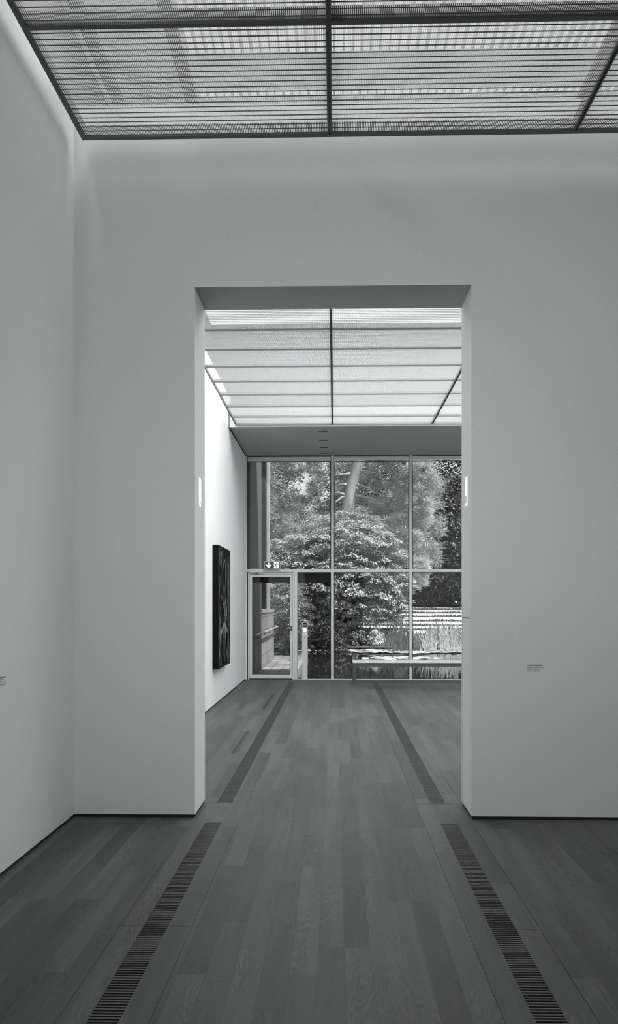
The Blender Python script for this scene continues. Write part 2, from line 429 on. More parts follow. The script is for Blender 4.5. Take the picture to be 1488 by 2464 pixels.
# ---- wall captions
def text_mesh(body, size, mat, loc, rot, parent, name='text_line', bold=False, align='LEFT'):
    cu = bpy.data.curves.new(name, 'FONT'); cu.body = body; cu.size = size; cu.align_x = align
    if bold: cu.offset = size * .02
    tmp = bpy.data.objects.new('tmp', cu); COL.objects.link(tmp)
    bpy.context.view_layer.update()
    me = bpy.data.meshes.new_from_object(tmp.evaluated_get(bpy.context.evaluated_depsgraph_get()))
    me.transform(Matrix.Translation(loc) @ rot)
    bpy.data.objects.remove(tmp); me.materials.clear(); me.materials.append(mat)
    o = bpy.data.objects.new(name, me); COL.objects.link(o)
    o.parent = parent; o.matrix_parent_inverse = Matrix.Translation(-Vector(parent.location)); return o
RX = Matrix.Rotation(PI / 2, 4, 'X')
RL = Matrix.Rotation(PI / 2, 4, 'Z') @ RX
cx = X(1269, 5.80); czt = Z(1601.5, 5.83)
t = empty('wall_caption', (cx, YW, czt - .03), 'small four-line grey text caption on the wall right of the opening', 'caption')
text_mesh('Wassily Kandinsky', .0138, M['letterb'], (cx, YW - .0015, czt), RX, t, bold=True)
text_mesh('Improvisation 10, 1910', .0122, M['lettering'], (cx, YW - .0015, czt - .0135), RX, t)
text_mesh('\u00d6l auf Leinwand', .0122, M['lettering'], (cx, YW - .0015, czt - .0252), RX, t)
text_mesh('Fondation Beyeler', .0122, M['lettering'], (cx, YW - .0015, czt - .037), RX, t)
t = empty('wall_caption', (XL, 4.55, 1.08), 'small text caption cut by the photo edge on the left wall', 'caption')
yl = 4.50
for k, (s, b) in enumerate((('Wassily Kandinsky', .0145), ('Fuga, 1914', .0125), ('\u00d6l auf Leinwand', .0125), ('Fondation Beyeler', .0125))):
    text_mesh(s, b, M['letterb'] if k == 0 else M['lettering'], (XL + .0015, 4.60 if k != 1 else 4.56, 1.095 - k * .0135), RL, t, bold=(k == 0), align='RIGHT')

# ---- front ceiling
XB = [-1.74, -.035, 1.625, 3.29, 4.95]
YB = [-2.2, -1.05, .08, 1.21, 2.33, 3.45, 4.575, 5.69]
def ceiling_grid(name, lab, xb, yb, z, wmain, wcross, depth, pitch, wire, mat_b, mat_w, mat_m, frame_w, medge):
    t = empty(name, (xb[0], yb[0], z), lab, 'ceiling', None, 'structure')
    fm = MB()
    fm.box(xb[0], xb[0] + frame_w, yb[0], yb[-1], z, z + depth); fm.box(xb[-1] - frame_w, xb[-1], yb[0], yb[-1], z, z + depth)
    fm.box(xb[0] + frame_w, xb[-1] - frame_w, yb[0], yb[0] + frame_w, z, z + depth); fm.box(xb[0] + frame_w, xb[-1] - frame_w, yb[-1] - frame_w, yb[-1], z, z + depth)
    fm.build('perimeter_frame', mat_b, t)
    for x in xb[1:-1]:
        q = MB()
        q.box(x - wmain / 2, x - wmain / 2 + wmain * .28, yb[0] + frame_w, yb[-1] - frame_w, z - .004, z + depth)
        q.box(x + wmain / 2 - wmain * .28, x + wmain / 2, yb[0] + frame_w, yb[-1] - frame_w, z - .004, z + depth)
        q.box(x - wmain * .22, x + wmain * .22, yb[0] + frame_w, yb[-1] - frame_w, z + .006, z + depth)
        q.build('main_bar', medge, t)
    for y in yb[1:-1]:
        q = MB()
        for i in range(len(xb) - 1):
            a = xb[i] + (frame_w if i == 0 else wmain / 2); b = xb[i + 1] - (frame_w if i == len(xb) - 2 else wmain / 2)
            q.box(a, b, y - wcross / 2, y + wcross / 2, z, z + depth)
        q.build('cross_bar', mat_b, t)
    for i in range(len(xb) - 1):
        for j in range(len(yb) - 1):
            a, b, c, d = xb[i] + wmain / 2, xb[i + 1] - wmain / 2, yb[j], yb[j + 1]
            q = MB(); n = max(1, int(round((d - c) / pitch)))
            for k in range(1, n):
                y = c + (d - c) * k / n
                q.box(a, b, y - wire / 2, y + wire / 2, z + .004, z + .004 + wire * 1.6, 1)
            q.quad((a, c, z + .016), (a, d, z + .016), (b, d, z + .016), (b, c, z + .016), 0)
            q.build('infill_panel', [mat_m, mat_w], t)
    return t
ceiling_grid('ceiling', 'fine wire mesh luminous ceiling with dark bars over the front room', XB, YB, Z1, .030, .034, .085, .051, .0032, M['gridbar'], M['wire'], M['mesh1'], .035, M['gridbar'])
YB2 = [6.36] + [13.89 - .60 - .70 * k for k in range(9, -1, -1)] + [13.89]
XB2 = [-1.66, -.04, 1.62, 3.28, 4.94]
ceiling_grid('ceiling', 'bright wire mesh luminous ceiling with thin bars over the rear room', XB2, YB2, Z2, .026, .011, .04, .05, .0026, M['gridbar3'], M['wire2'], M['mesh2'], .02, M['gridbar3'])
# skylight roof above the open plenum
YSPL = 8.6
m = MB()
def rq(x0, x1, y0, y1, mi): m.quad((x0, y0, 6.3), (x1, y0, 6.3), (x1, y1, 6.3), (x0, y1, 6.3), mi)
rq(-1.3, XR + .3, Y0 - .3, 4.9, 4); rq(XL - .3, -1.3, Y0 - .3, 4.9, 2); rq(XL - .3, XR + .3, 4.9, 6.1, 2)
m.quad((XL - .3, 6.1, 6.3), (XR + .3, 6.1, 6.3), (XR + .3, YSPL, 6.3), (XL - .3, YSPL, 6.3), 0)
m.quad((XL - .3, YSPL, 6.3), (XR + .3, YSPL, 6.3), (XR + .3, 12.6, 6.3), (XL - .3, 12.6, 6.3), 1)
m.quad((XL - .3, 12.6, 6.3), (XR + .3, 12.6, 6.3), (XR + .3, 14.2, 6.3), (XL - .3, 14.2, 6.3), 3)
o = m.build('ceiling', [M['roof1'], M['roof2'], M['roof0'], M['roof3'], M['roof4']]); struct(o, 'luminous skylight roof glass above the ceiling mesh', 'ceiling')
t = empty('ceiling', (0, 6, 6.2), 'roof fins, baffles and beams seen dimly through the ceiling mesh', 'ceiling', None, 'structure')
m = MB()
x = -1.34
while x < 5.0:
    m.box(x, x + .018, 6.3, 8.6, 6.18, 6.24); x += .078
m.build('roof_fins', M['fin'], t)
m = MB()
for (a, b) in ((6.93, 7.42), (7.52, 8.4)):
    m.box(-1.9, 5.0, a, b, 6.10, 6.115)
m.build('roof_baffles', M['baffle'], t)
m = MB(); m.box(-2.13, -1.36, 6.3, 8.6, 6.18, 6.24)
m.build('side_panel', M['fin'], t)
for xx in (-1.80, -1.2, 1.95): B(xx, xx + .09, 3.0, 8.58, 5.55, 5.60).build('roof_beam', M['gridbar'], t)
o = B(XL - .3, XL - .28, Y0, 14.2, HW1, 6.4); o.box(XL - .3, XR + .3, 14.2, 14.24, ZS + .3, 6.4)
o = o.build('ceiling', M['upstand']); struct(o, 'pale upstand closing the roof void', 'ceiling')
# exterior roof deck, keeps sun out
m = MB(); m.box(XL - .6, XR + .6, Y0 - .6, 17.6, 6.42, 6.6)
o = m.build('ceiling', M['concdark']); struct(o, 'roof deck over the gallery', 'roof')

# soffit with recessed lights
DL = [(1038.5, 14.35), (1059, 15.07), (1077, 15.79), (1090.5, 16.37)]
m = MB()
xa, xb_, wy = -.285, -.125, .075
ys = [YS]
for _, D in DL: ys += [D - wy / 2, D + wy / 2]
ys.append(YG + .05)
x0s, x1s = XL2 + .015, XR
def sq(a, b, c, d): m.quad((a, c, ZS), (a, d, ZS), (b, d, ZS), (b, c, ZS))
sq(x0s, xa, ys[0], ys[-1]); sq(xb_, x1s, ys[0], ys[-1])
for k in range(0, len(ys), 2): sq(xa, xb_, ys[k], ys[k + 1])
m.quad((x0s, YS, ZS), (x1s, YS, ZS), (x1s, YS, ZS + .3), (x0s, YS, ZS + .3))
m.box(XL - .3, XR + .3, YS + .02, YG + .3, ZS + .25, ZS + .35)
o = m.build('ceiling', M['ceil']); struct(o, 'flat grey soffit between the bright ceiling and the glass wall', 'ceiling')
B(x0s, x1s, YS - .02, YS + .002, ZS - .004, ZS + .010).build('trim_1', M['white'])
struct(bpy.data.objects['trim_1'], 'thin pale edge trim along the front of the soffit', 'trim')
B(XL2 - .01, x0s, YS, YG, ZS - .012, ZS + .02).build('trim_2', M['dark'])
struct(bpy.data.objects['trim_2'], 'dark shadow joint between soffit and left wall', 'trim')
for k, (_, D) in enumerate(DL):
    t = empty('recessed_ceiling_light', ((xa + xb_) / 2, D, ZS), ['frontmost', 'second', 'third', 'rearmost'][k] + ' of the four small dark recessed lights in the soffit', 'ceiling light', 'recessed lights in the soffit')
    h = MB(); z0, z1 = ZS, ZS + .10; a, b, c, d = xa, xb_, D - wy / 2, D + wy / 2
    h.quad((a, c, z0), (a, c, z1), (b, c, z1), (b, c, z0)); h.quad((a, d, z0), (b, d, z0), (b, d, z1), (a, d, z1))
    h.quad((a, c, z0), (a, d, z0), (a, d, z1), (a, c, z1)); h.quad((b, c, z0), (b, c, z1), (b, d, z1), (b, d, z0))
    h.quad((a, c, z1), (a, d, z1), (b, d, z1), (b, c, z1)); h.build('housing', M['black'], t)
    B(a + .01, a + .05, c + .012, d - .012, z0 + .01, z0 + .07).build('reflector', M['gridbar2'], t)
    B(a + .075, a + .12, c + .012, d - .012, z0 + .03, z0 + .07).build('lamp', M['gridbar'], t)

# ------------------------------------------------------------------ glass facade
S = YG / F
def gx(px): return (px - 806) * S
def gz(py): return EYE - (py - 1455) * S
ZT0, ZT1 = gz(1377), gz(1370)            # transom
MX = [gx(800.5), gx(988.0), gx(988.0) + 1.56, gx(988.0) + 3.12]
mw = .028
ZB = gz(1098)
yf0, yf1 = YG - .05, YG + .05
# mullions and transom as trims
k = 3
for i, xx in enumerate(MX):
    m = MB(); m.box(xx - mw, xx + mw, yf0, yf1, 0.02, ZS)
    m.box(xx - mw - .008, xx - mw, yf0 + .015, yf1, 0.02, ZS, 1)
    m.box(xx + mw, xx + mw + .004, yf0 + .03, yf1, 0.02, ZS, 1)
    o = m.build('trim_%d' % k, [M['alu'], M['alud']]); k += 1
    struct(o, 'slender grey metal mullion of the glass wall, number %d from the exit door' % (i + 1), 'mullion')
m = MB(); xs_ = [XL2 + .02] + MX + [XR]
for i in range(len(xs_) - 1): m.box(xs_[i] + (mw if i else 0), xs_[i + 1] - mw, yf0 + .004, yf1, ZT0, ZT1)
o = m.build('trim_%d' % k, M['alu']); k += 1; struct(o, 'grey metal transom across the glass wall above door height', 'transom')
m = MB(); m.box(gx(716), XR, YG - .07, YG + .06, 0, gz(1632.5))
for i in range(1, len(xs_) - 1): pass
o = m.build('trim_%d' % k, M['alu']); k += 1; struct(o, 'pale metal sill along the foot of the glass wall', 'sill')
m = MB(); m.box(XL2, XL2 + .022, yf0 - .01, yf1, 0, ZS)
o = m.build('trim_%d' % k, M['alu']); k += 1; struct(o, 'grey metal edge post where glass wall meets left wall', 'mullion')
m = MB(); m.box(gx(709), gx(716), yf0, yf1, 0, ZT0)
o = m.build('trim_%d' % k, M['alu']); k += 1; struct(o, 'grey metal post on the latch side of the exit door', 'mullion')
# roller blind casings
for i in range(len(xs_) - 1):
    a = xs_[i] + (mw + .008 if i else .02); b = xs_[i + 1] - mw - .008
    t = empty('blind_casing', ((a + b) / 2, YG, ZS - .1), ['slim grey blind casing above the exit door and left window', 'slim grey blind casing above the middle window', 'slim grey blind casing above the window right of the middle', 'slim grey blind casing far right', 'slim grey blind casing at the right wall'][i], 'blind casing', 'blind casings along the top of the glass wall')
    c0 = gz(1108 if i else 1110)
    B(a, b, YG - .045, YG + .04, c0 + .012, ZS - .028).build('casing', M['alu'], t)
    B(a, b, YG - .06, YG + .04, ZS - .028, ZS - .016).build('shadow_joint', M['alud'], t)
    B(a, b, YG - .05, YG - .02, c0, c0 + .010).build('bottom_rail', M['white'], t)
# panes
pn = 1
def window(x0, x1, z0, z1, lab, mat, fw=.008):
    global pn
    t = empty('window_%d' % pn, ((x0 + x1) / 2, YG, z0), lab, 'window', None, 'structure'); pn += 1
    m = MB(); m.box(x0, x0 + fw, YG - .02, YG + .02, z0, z1); m.box(x1 - fw, x1, YG - .02, YG + .02, z0, z1)
    m.box(x0 + fw, x1 - fw, YG - .02, YG + .02, z0, z0 + fw); m.box(x0 + fw, x1 - fw, YG - .02, YG + .02, z1 - fw, z1)
    m.build('gasket', M['alud'], t)
    B(x0 + fw, x1 - fw, YG - .004, YG + .004, z0 + fw, z1 - fw).build('pane', mat, t)
ztop = gz(1110); zbot = gz(1632.5)
ul = ['upper left window pane above the exit door', 'upper middle window pane, a pale pine trunk behind it', 'upper window pane right of the middle, dark trees behind', 'upper window pane far right', 'upper window pane at the right wall']
ll = ['', 'lower middle window pane looking onto the pond', 'lower window pane with reeds behind, above the bench', 'lower window pane far right', 'lower window pane at the right wall']
for i in range(len(xs_) - 1):
    a = xs_[i] + (mw + .008 if i else 0); b = xs_[i + 1] - mw - .008
    window(a, b, ZT1, ztop, ul[i], M['glass'])
    if i == 0: window(gx(716.5), b, zbot, ZT0, 'narrow lower window pane beside the exit door', M['glassd'])
    else: window(a, b, zbot, ZT0, ll[i], M['glass'])
# exit door
t = empty('door_1', (gx(655), YG, 0), 'glazed exit door in a grey metal frame at the left end of the glass wall', 'door', None, 'structure')
dx0, dx1, dz0, dz1 = gx(597.5), gx(708.5), 0.0, gz(1378)
m = MB()
m.box(dx0, dx0 + .028, YG - .06, YG + .05, dz0, dz1); m.box(dx1 - .03, dx1, YG - .06, YG + .05, dz0, dz1); m.box(dx0 + .028, dx1 - .03, YG - .06, YG + .05, dz1 - .03, dz1)
m.build('door_frame', M['alu'], t)
m = MB(); a, b = dx0 + .032, dx1 - .034; e = .048; z1 = dz1 - .036
m.box(a, a + e, YG - .055, YG + .03, .03, z1); m.box(b - e, b, YG - .055, YG + .03, .03, z1)
m.box(a + e, b - e, YG - .055, YG + .03, .03, .10); m.box(a + e, b - e, YG - .055, YG + .03, z1 - e, z1)
lf = m.build('door_leaf', M['alu'], t, bevel=.003)
m = MB(); e2 = e + .008
m.box(a + e, a + e2, YG - .03, YG + .02, .10, z1 - e); m.box(b - e2, b - e, YG - .03, YG + .02, .10, z1 - e)
m.box(a + e2, b - e2, YG - .03, YG + .02, .10, .108); m.box(a + e2, b - e2, YG - .03, YG + .02, z1 - e2, z1 - e)
m.build('gasket', M['alud'], lf)
B(a + e2, b - e2, YG - .01, YG - .002, .108, z1 - e2).build('pane', M['glassd'], lf)
m = MB(); m.box(dx0 + .028, a, YG - .045, YG, .02, z1); m.box(b, dx1 - .03, YG - .045, YG, .02, z1); m.box(dx0 + .028, dx1 - .03, YG - .045, YG, z1, z1 + .006); m.box(dx0 + .02, dx1, YG - .05, YG, .002, .026)
m.build('door_joint', M['alud'], t)
hz_ = gz(1511)
m = MB(); m.tube([(b - .022, YG - .055, hz_), (b - .022, YG - .11, hz_), (b - .135, YG - .11, hz_)], .010, 8); m.build('door_handle', M['alu'], lf, smooth=True)
B(b - .036, b - .008, YG - .064, YG - .055, hz_ - .055, hz_ + .045).build('lock_plate', M['alud'], lf)
B(gx(603), gx(635), YG - .12, YG - .055, gz(1378), gz(1369)).build('door_closer', M['alu'], t, bevel=.006)
B(gx(613), gx(622), YG - .09, YG - .05, gz(1380.5), gz(1378)).build('closer_arm', M['alud'], t)

# exit sign
sx0, sx1, sz0, sz1 = gx(638), gx(675.5), gz(1370) , gz(1351)
ysn = YG - .13
t = empty('exit_sign', ((sx0 + sx1) / 2, ysn, sz0), 'small dark emergency exit sign with down arrow and running figure', 'sign')
B(sx0, sx1, ysn, ysn + .05, sz0, sz1).build('sign_box', M['alu'], t, bevel=.004)
B(sx0 + .008, sx1 - .008, ysn - .002, ysn, sz0 + .008, sz1 - .008).build('sign_face', M['sign'], t)
cx = sx0 + (sx1 - sx0) * .26; cz = (sz0 + sz1) / 2; q = .053
yy = ysn - .003
m = MB()
m.prism([(cx - q * .25, cz + q), (cx + q * .25, cz + q), (cx + q * .25, cz - q * .15), (cx - q * .25, cz - q * .15)], 'y', yy - .001, yy)
m.prism([(cx - q * .95, cz + q * .15), (cx - q * .6, cz + q * .22), (cx, cz - q * .38), (cx + q * .6, cz + q * .22), (cx + q * .95, cz + q * .15), (cx + q * .95, cz - q * .15), (cx, cz - q * 1.1), (cx - q * .95, cz - q * .15)], 'y', yy - .0012, yy)
m.build('down_arrow', M['whiteglow'], t)
mx0, mx1 = sx0 + (sx1 - sx0) * .60, sx0 + (sx1 - sx0) * .90
B(mx0, mx1, yy - .001, yy, sz0 + .018, sz1 - .018).build('doorway_symbol', M['whiteglow'], t)
m = MB(); c = (mx0 + mx1) / 2; w = (mx1 - mx0)
def limb(p, q_, r):
    p = Vector((c + p[0] * w, 0, cz + p[1] * w)); q2 = Vector((c + q_[0] * w, 0, cz + q_[1] * w)); d = (q2 - p).normalized(); n = Vector((-d.z, 0, d.x)) * r * w
    m.quad(*(Vector((v.x, yy - .0022, v.z)) for v in (p + n, q2 + n, q2 - n, p - n)))
limb((-.02, .30), (-.10, -.02), .09); limb((-.10, -.02), (.10, -.22), .065); limb((.10, -.22), (.02, -.48), .055)
limb((-.10, -.02), (-.26, -.26), .065); limb((-.26, -.26), (-.52, -.26), .05); limb((0, .25), (-.25, .22), .045); limb((-.25, .22), (-.38, .04), .04)
limb((.02, .26), (.24, .10), .045); limb((.24, .10), (.42, .18), .04)
m.poly([(c + w * (.06 + .085 * math.cos(a * PI / 4)), yy - .0022, cz + w * (.44 + .085 * math.sin(a * PI / 4))) for a in range(8)])
m.build('running_figure', M['sign'], t)

o = B(gx(600), gx(797), YG + .07, YG + .16, 1.945, 2.16).build('outside_lintel', M['alud']); tag(o, 'dark horizontal box outside the glass above the exit door', 'lintel')
# access post
PD = 16.50
px0, px1 = X(727.5, PD), X(740.5, PD); pzt = Z(1497, PD)
pw = px1 - px0; pc = (px0 + px1) / 2
t = empty('access_control_post', (pc, PD, 0), 'slim pale metal post with dark display and white buttons before the glass', 'post')
B(px0, px1, PD, PD + .06, 0, pzt).build('post_body', M['steel'], t, bevel=.003)
ds = B(px0 + .012, px1 - .012, PD - .003, PD, pzt - .098, pzt - .012).build('display', M['black'], t)
B(px0 + .028, px1 - .028, PD - .0045, PD - .003, pzt - .070, pzt - .045).build('display_digits', M['gridbar2'], ds)
m = MB(); m.prism([(pc + a * .030, pzt - .155 + b * .034) for a, b in ((-1, -.8), (-.8, -1), (.8, -1), (1, -.8), (1, .8), (.8, 1), (-.8, 1), (-1, .8))], 'y', PD - .004, PD); m.build('white_button', M['whiteglow'], t)
m = MB(); m.prism([(pc + .030 * math.cos(a * PI / 8), pzt - .240 + .030 * math.sin(a * PI / 8)) for a in range(16)], 'y', PD - .004, PD); rb = m.build('round_button', M['white'], t)
m = MB(); m.prism([(pc + .011 * math.cos(a * PI / 5), pzt - .240 + .011 * math.sin(a * PI / 5)) for a in range(10)], 'y', PD - .006, PD - .004); m.build('button_centre', M['gridbar2'], rb)
m = MB(); m.prism([(pc + .009 * math.cos(a * PI / 5), pzt - .312 + .012 * math.sin(a * PI / 5)) for a in range(10)], 'y', PD - .003, PD); m.build('keyhole', M['black'], t)
B(px0, px1, PD - .001, PD, pzt - .372, pzt - .368).build('cover_joint', M['alud'], t)

# bench
BD = 15.62
t = empty('gallery_bench', (1.6, BD, 0), 'long low bench with pale seat and dark square legs before the glass', 'bench')
bx0, bx1 = X(849, BD), 3.15
B(bx0, bx1, BD, BD + .42, .405, .446).build('seat', M['bench'], t, bevel=.003)
m = MB(); m.box(bx0 + .05, bx1 - .05, BD + .012, BD + .035, .335, .405); m.box(bx0 + .05, bx1 - .05, BD + .385, BD + .408, .335, .405)
m.box(bx0 + .01, bx0 + .03, BD + .07, BD + .35, .335, .405); m.box(bx1 - .03, bx1 - .01, BD + .07, BD + .35, .335, .405); m.build('apron', M['benchleg'], t)
for xx in (bx0 + .005, bx1 - .07):
    for yy_ in (BD + .005, BD + .35): B(xx, xx + .065, yy_, yy_ + .065, 0, .405).build('leg', M['benchleg'], t, bevel=.002)

# painting on the rear left wall
fx = XL2; th = .088; xf = fx + th
py0 = 12.08; py1 = 13.43; pz0 = .555; pz1 = 2.375
t = empty('framed_painting', (fx, (py0 + py1) / 2, pz0), 'tall dark abstract painting in a deep black box frame on the wall', 'painting')
m = MB(); e = .035
m.box(fx, xf, py0, py0 + e, pz0, pz1); m.box(fx, xf, py1 - e, py1, pz0, pz1); m.box(fx, xf, py0 + e, py1 - e, pz0, pz0 + e); m.box(fx, xf, py0 + e, py1 - e, pz1 - e, pz1)
m.build('frame', M['frameblk'], t)
cv = B(fx + .01, xf - .006, py0 + e, py1 - e, pz0 + e, pz1 - e).build('canvas', M['canvas'], t)
m = MB(); xq = xf - .004; W_ = py1 - py0 - 2 * e; H_ = pz1 - pz0 - 2 * e
def stroke(pts, r):
    for i in range(len(pts) - 1):
        p = Vector((0, py0 + e + pts[i][0] * W_, pz0 + e + pts[i][1] * H_)); q2 = Vector((0, py0 + e + pts[i + 1][0] * W_, pz0 + e + pts[i + 1][1] * H_))
        d = (q2 - p).normalized(); n = Vector((0, -d.z, d.y)) * r
        m.quad(*(Vector((xq, v.y, v.z)) for v in (p - n, q2 - n, q2 + n, p + n)))
stroke([(.22, .27), (.50, .36), (.78, .28)], .035)
for yy0 in (.05, .93): stroke([(yy0 + .02 * math.sin(7 * i), .03 + .94 * i / 30) for i in range(31)], .014)
stroke([(.36, .80), (.44, .88), (.56, .92), (.62, .84), (.60, .70), (.50, .60), (.40, .68), (.36, .80)], .012)
stroke([(.30, .60), (.42, .52), (.58, .54), (.70, .60)], .014)
for i in range(6): stroke([(.50, .42 + i * .016), (.64, .425 + i * .016)], .004)
stroke([(.47, .38), (.48, .50), (.46, .58)], .012)
stroke([(.40, .24), (.50, .12), (.60, .24), (.52, .30), (.40, .24)], .008)
m.build('paint_strokes', M['stroke'], cv)

# ------------------------------------------------------------------ outside
o = B(-60, 80, YG + .06, 31.4, -1.4, -1.2).build('ground', M['soil']); struct(o, 'pond bed and low ground outside', 'ground')
WZ = -.20
m = MB(); m.quad((-.86, YG + .07, WZ), (30, YG + .07, WZ), (30, 31.0, WZ), (-.86, 31.0, WZ)); 
m.quad((-12, 26.4, WZ), (-.86, 26.4, WZ), (-.86, 31.0, WZ), (-12, 31.0, WZ))
o = m.build('pond_water', M['water']); struct(o, 'dark still pond water reflecting the plants', 'pond')
m = MB(); m.box(-1.75, -.92, YG + .06, 26.3, -1.2, -.012); m.box(-12, -1.75, 23.6, 26.3, -1.2, -.012)
o = m.build('garden_path', M['paving']); struct(o, 'stone paved path running from the exit door along the pond', 'path')
o = B(-.92, -.85, YG + .06, 26.3, -1.2, -.005).build('path_kerb', M['kerb']); struct(o, 'pale stone kerb between path and pond', 'kerb')
# bank
m = MB(); m.box(-20, 30, 31.0, 31.25, -1.2, -.11); m.box(-20, 30, 30.98, 31.25, -.10, -.06, 1)
o = m.build('pond_edging', [M['concdark'], M['concrete']]); struct(o, 'dark pond edging with a pale top rail', 'edging')
# terraced lawn
ris = [(1516, 1513, 34.5), (1506, 1503, 37.5), (1495.5, 1492.5, 41), (1485, 1481.3, 45), (1476, 1472, 49), (1468, 1463, 53), (1460.5, 1456, 57)]
prof = [(31.25, -.07, 1), (31.6, -.02, 0), (32.6, .16, 0), (33.6, Z(1523, 33.6), 0)]
for yb, yt, D in ris: prof += [(D, Z(yb, D), 1), (D + .12, Z(yt, D), 0)]
prof += [(68, Z(1444, 68), 1), (71, 1.9, 1), (140, 3.0, 0)]
m = MB()
for i in range(len(prof) - 1):
    (a, za, mi), (b, zb, _) = prof[i], prof[i + 1]
    for j in range(28):
        x0 = -40 + j * 3.2; x1 = x0 + 3.2
        m.quad((x0, a, za), (x1, a, za), (x1, b, zb), (x0, b, zb), 1 if (a < 32.5 or (a < 34.4 and x1 < 1.8)) else mi)
o = m.build('terraced_lawn', [M['lawn'], M['riser']]); struct(o, 'sunlit lawn rising in low grass steps beyond the pond', 'lawn')
n = 2800; xx = RS.rand(n) * 6 + 2.0; yy_ = 31.3 + RS.rand(n) * 1.7
Cs = np.stack([xx, yy_, -.05 + (yy_ - 31.25) * .17 + RS.rand(n) ** 1.5 * (.34 + .22 * np.sin(xx * 3 + yy_))], 1)
o = leafmesh('bank_grass', Cs, unit(RS.randn(n, 3) * .5 + [0, -1, .5]), unit(RS.randn(n, 3) * .45 + [0, 0, 1]), .24, .05, M['reed'])
tag(o, 'rough grass growing on the bank behind the reeds', 'grass', None, 'stuff')
# tufts on the step edges
Cs = []; 
for yb, yt, D in ris:
    n = 2600; xx = RS.rand(n) * 22 - 6
    Cs.append(np.stack([xx, D - .02 + RS.randn(n) * .05, Z(yb, D) + .02 + RS.rand(n) * (Z(yt, D) - Z(yb, D)) * (1.0 + .4 * np.sin(xx * 2.1 + D))], 1))
Cs = np.concatenate(Cs); n = len(Cs)
o = leafmesh('step_grass', Cs, unit(RS.randn(n, 3) * .4 + [0, -1, .3]), unit(RS.randn(n, 3) * .5 + [0, 0, 1]), .10, .05, M['leafH'])
tag(o, 'dark grass tufts on the lawn step edges', 'grass', None, 'stuff')

# concrete wall, garden wall, pier, handrail
o = B(-2.1, -1.71, YG + .06, 19.35, -.02, 6.6).build('concrete_wall', M['concrete']); tag(o, 'tall weathered concrete wall outside, left of the exit door', 'wall')
t = empty('garden_wall', (-1.9, 19.35, 0), 'waist-high pale block wall beside the paved path', 'garden wall')
B(-2.1, -1.71, 19.352, 23.3, -.02, 1.30).build('block_courses', M['block'], t)
B(-2.12, -1.695, 19.352, 23.32, 1.30, 1.385).build('coping', M['kerb'], t)
t = empty('stone_pier', (-1.87, 22.0, 1.385), 'dark upright pier with pale edge standing on the garden wall', 'pier')
B(-2.02, -1.80, 21.9, 22.3, 1.385, 6.9).build('pier_shaft', M['concdark'], t)
B(-1.80, -1.745, 21.9, 22.3, 1.385, 6.9).build('pale_edge_strip', M['kerb'], t)
o = B(-6, -1.60, 21.7, 22.5, 6.9, 7.2).build('roof_canopy', M['concdark']); struct(o, 'roof edge carried by the outside pier', 'roof')
t = empty('handrail', (-1.62, 17.0, .88), 'slim metal handrail fixed along the outside wall', 'handrail')
MB().tube([(-1.615, 17.1, .875), (-1.615, 23.7, .875)], .022, 8).build('rail', M['rail'], t, smooth=True)
for yy_ in (17.5, 19.3, 21.1, 22.9): MB().tube([(-1.71, yy_, .79), (-1.63, yy_, .80), (-1.615, yy_, .86)], .009, 6).build('bracket', M['gridbar'], t)

# ---- plants
def tree(name, loc, label, cat, group=None): return empty(name, loc, label, cat, group)
# spreading bright tree over the pond
t = tree('spreading_tree', (-.1, 33.4, .3), 'broad tree with layered bright leaf sprays overhanging the pond', 'tree')
m = MB()
for k in range(9):
    a = k * 2 * PI / 9 + .3; r = 1.0 + .9 * R.random(); zt = 2.2 + 1.7 * R.random()
    b0 = Vector((-.15 + .12 * math.cos(a), 33.3 + .12 * math.sin(a), -.05)); tip = Vector((-.1 + r * math.cos(a) * 1.2, 33.4 + r * math.sin(a) * .9, zt))
    mid = b0.lerp(tip, .5) + Vector((0, 0, -.25)); mid2 = b0.lerp(tip, .8) + Vector((0, 0, -.1))
    m.tube([b0, mid, mid2, tip], [.09, .06, .04, .015], 6)
m.build('stems', M['barkd'], t, smooth=True)
c1, o1 = ellip_clusters((0.12, 33.4, 2.45), (3.3, 2.1, 2.72), 1150, .72, -.62)
c2, o2 = ellip_clusters((-2.9, 33.4, 1.95), (2.6, 2.0, 2.2), 720, .72, -.7)
c3, o3 = ellip_clusters((1.75, 32.9, 2.05), (1.35, 1.4, 1.5), 170, .6, -.8)
c4, o4 = ellip_clusters((0.0, 33.4, 2.2), (2.3, 1.6, 2.1), 560, .1, -.9)
keep = lambda c, o: (c[c[:, 2] > .35], o[c[:, 2] > .35])
cl = np.concatenate([c1, c2, c3, c4]); ou = np.concatenate([o1, o2, o3, o4]); cl, ou = keep(cl, ou)
spray_foliage('foliage', cl, ou, 50, .27, .03, .12, .056, M['leafA'], t, .5, 1.0)
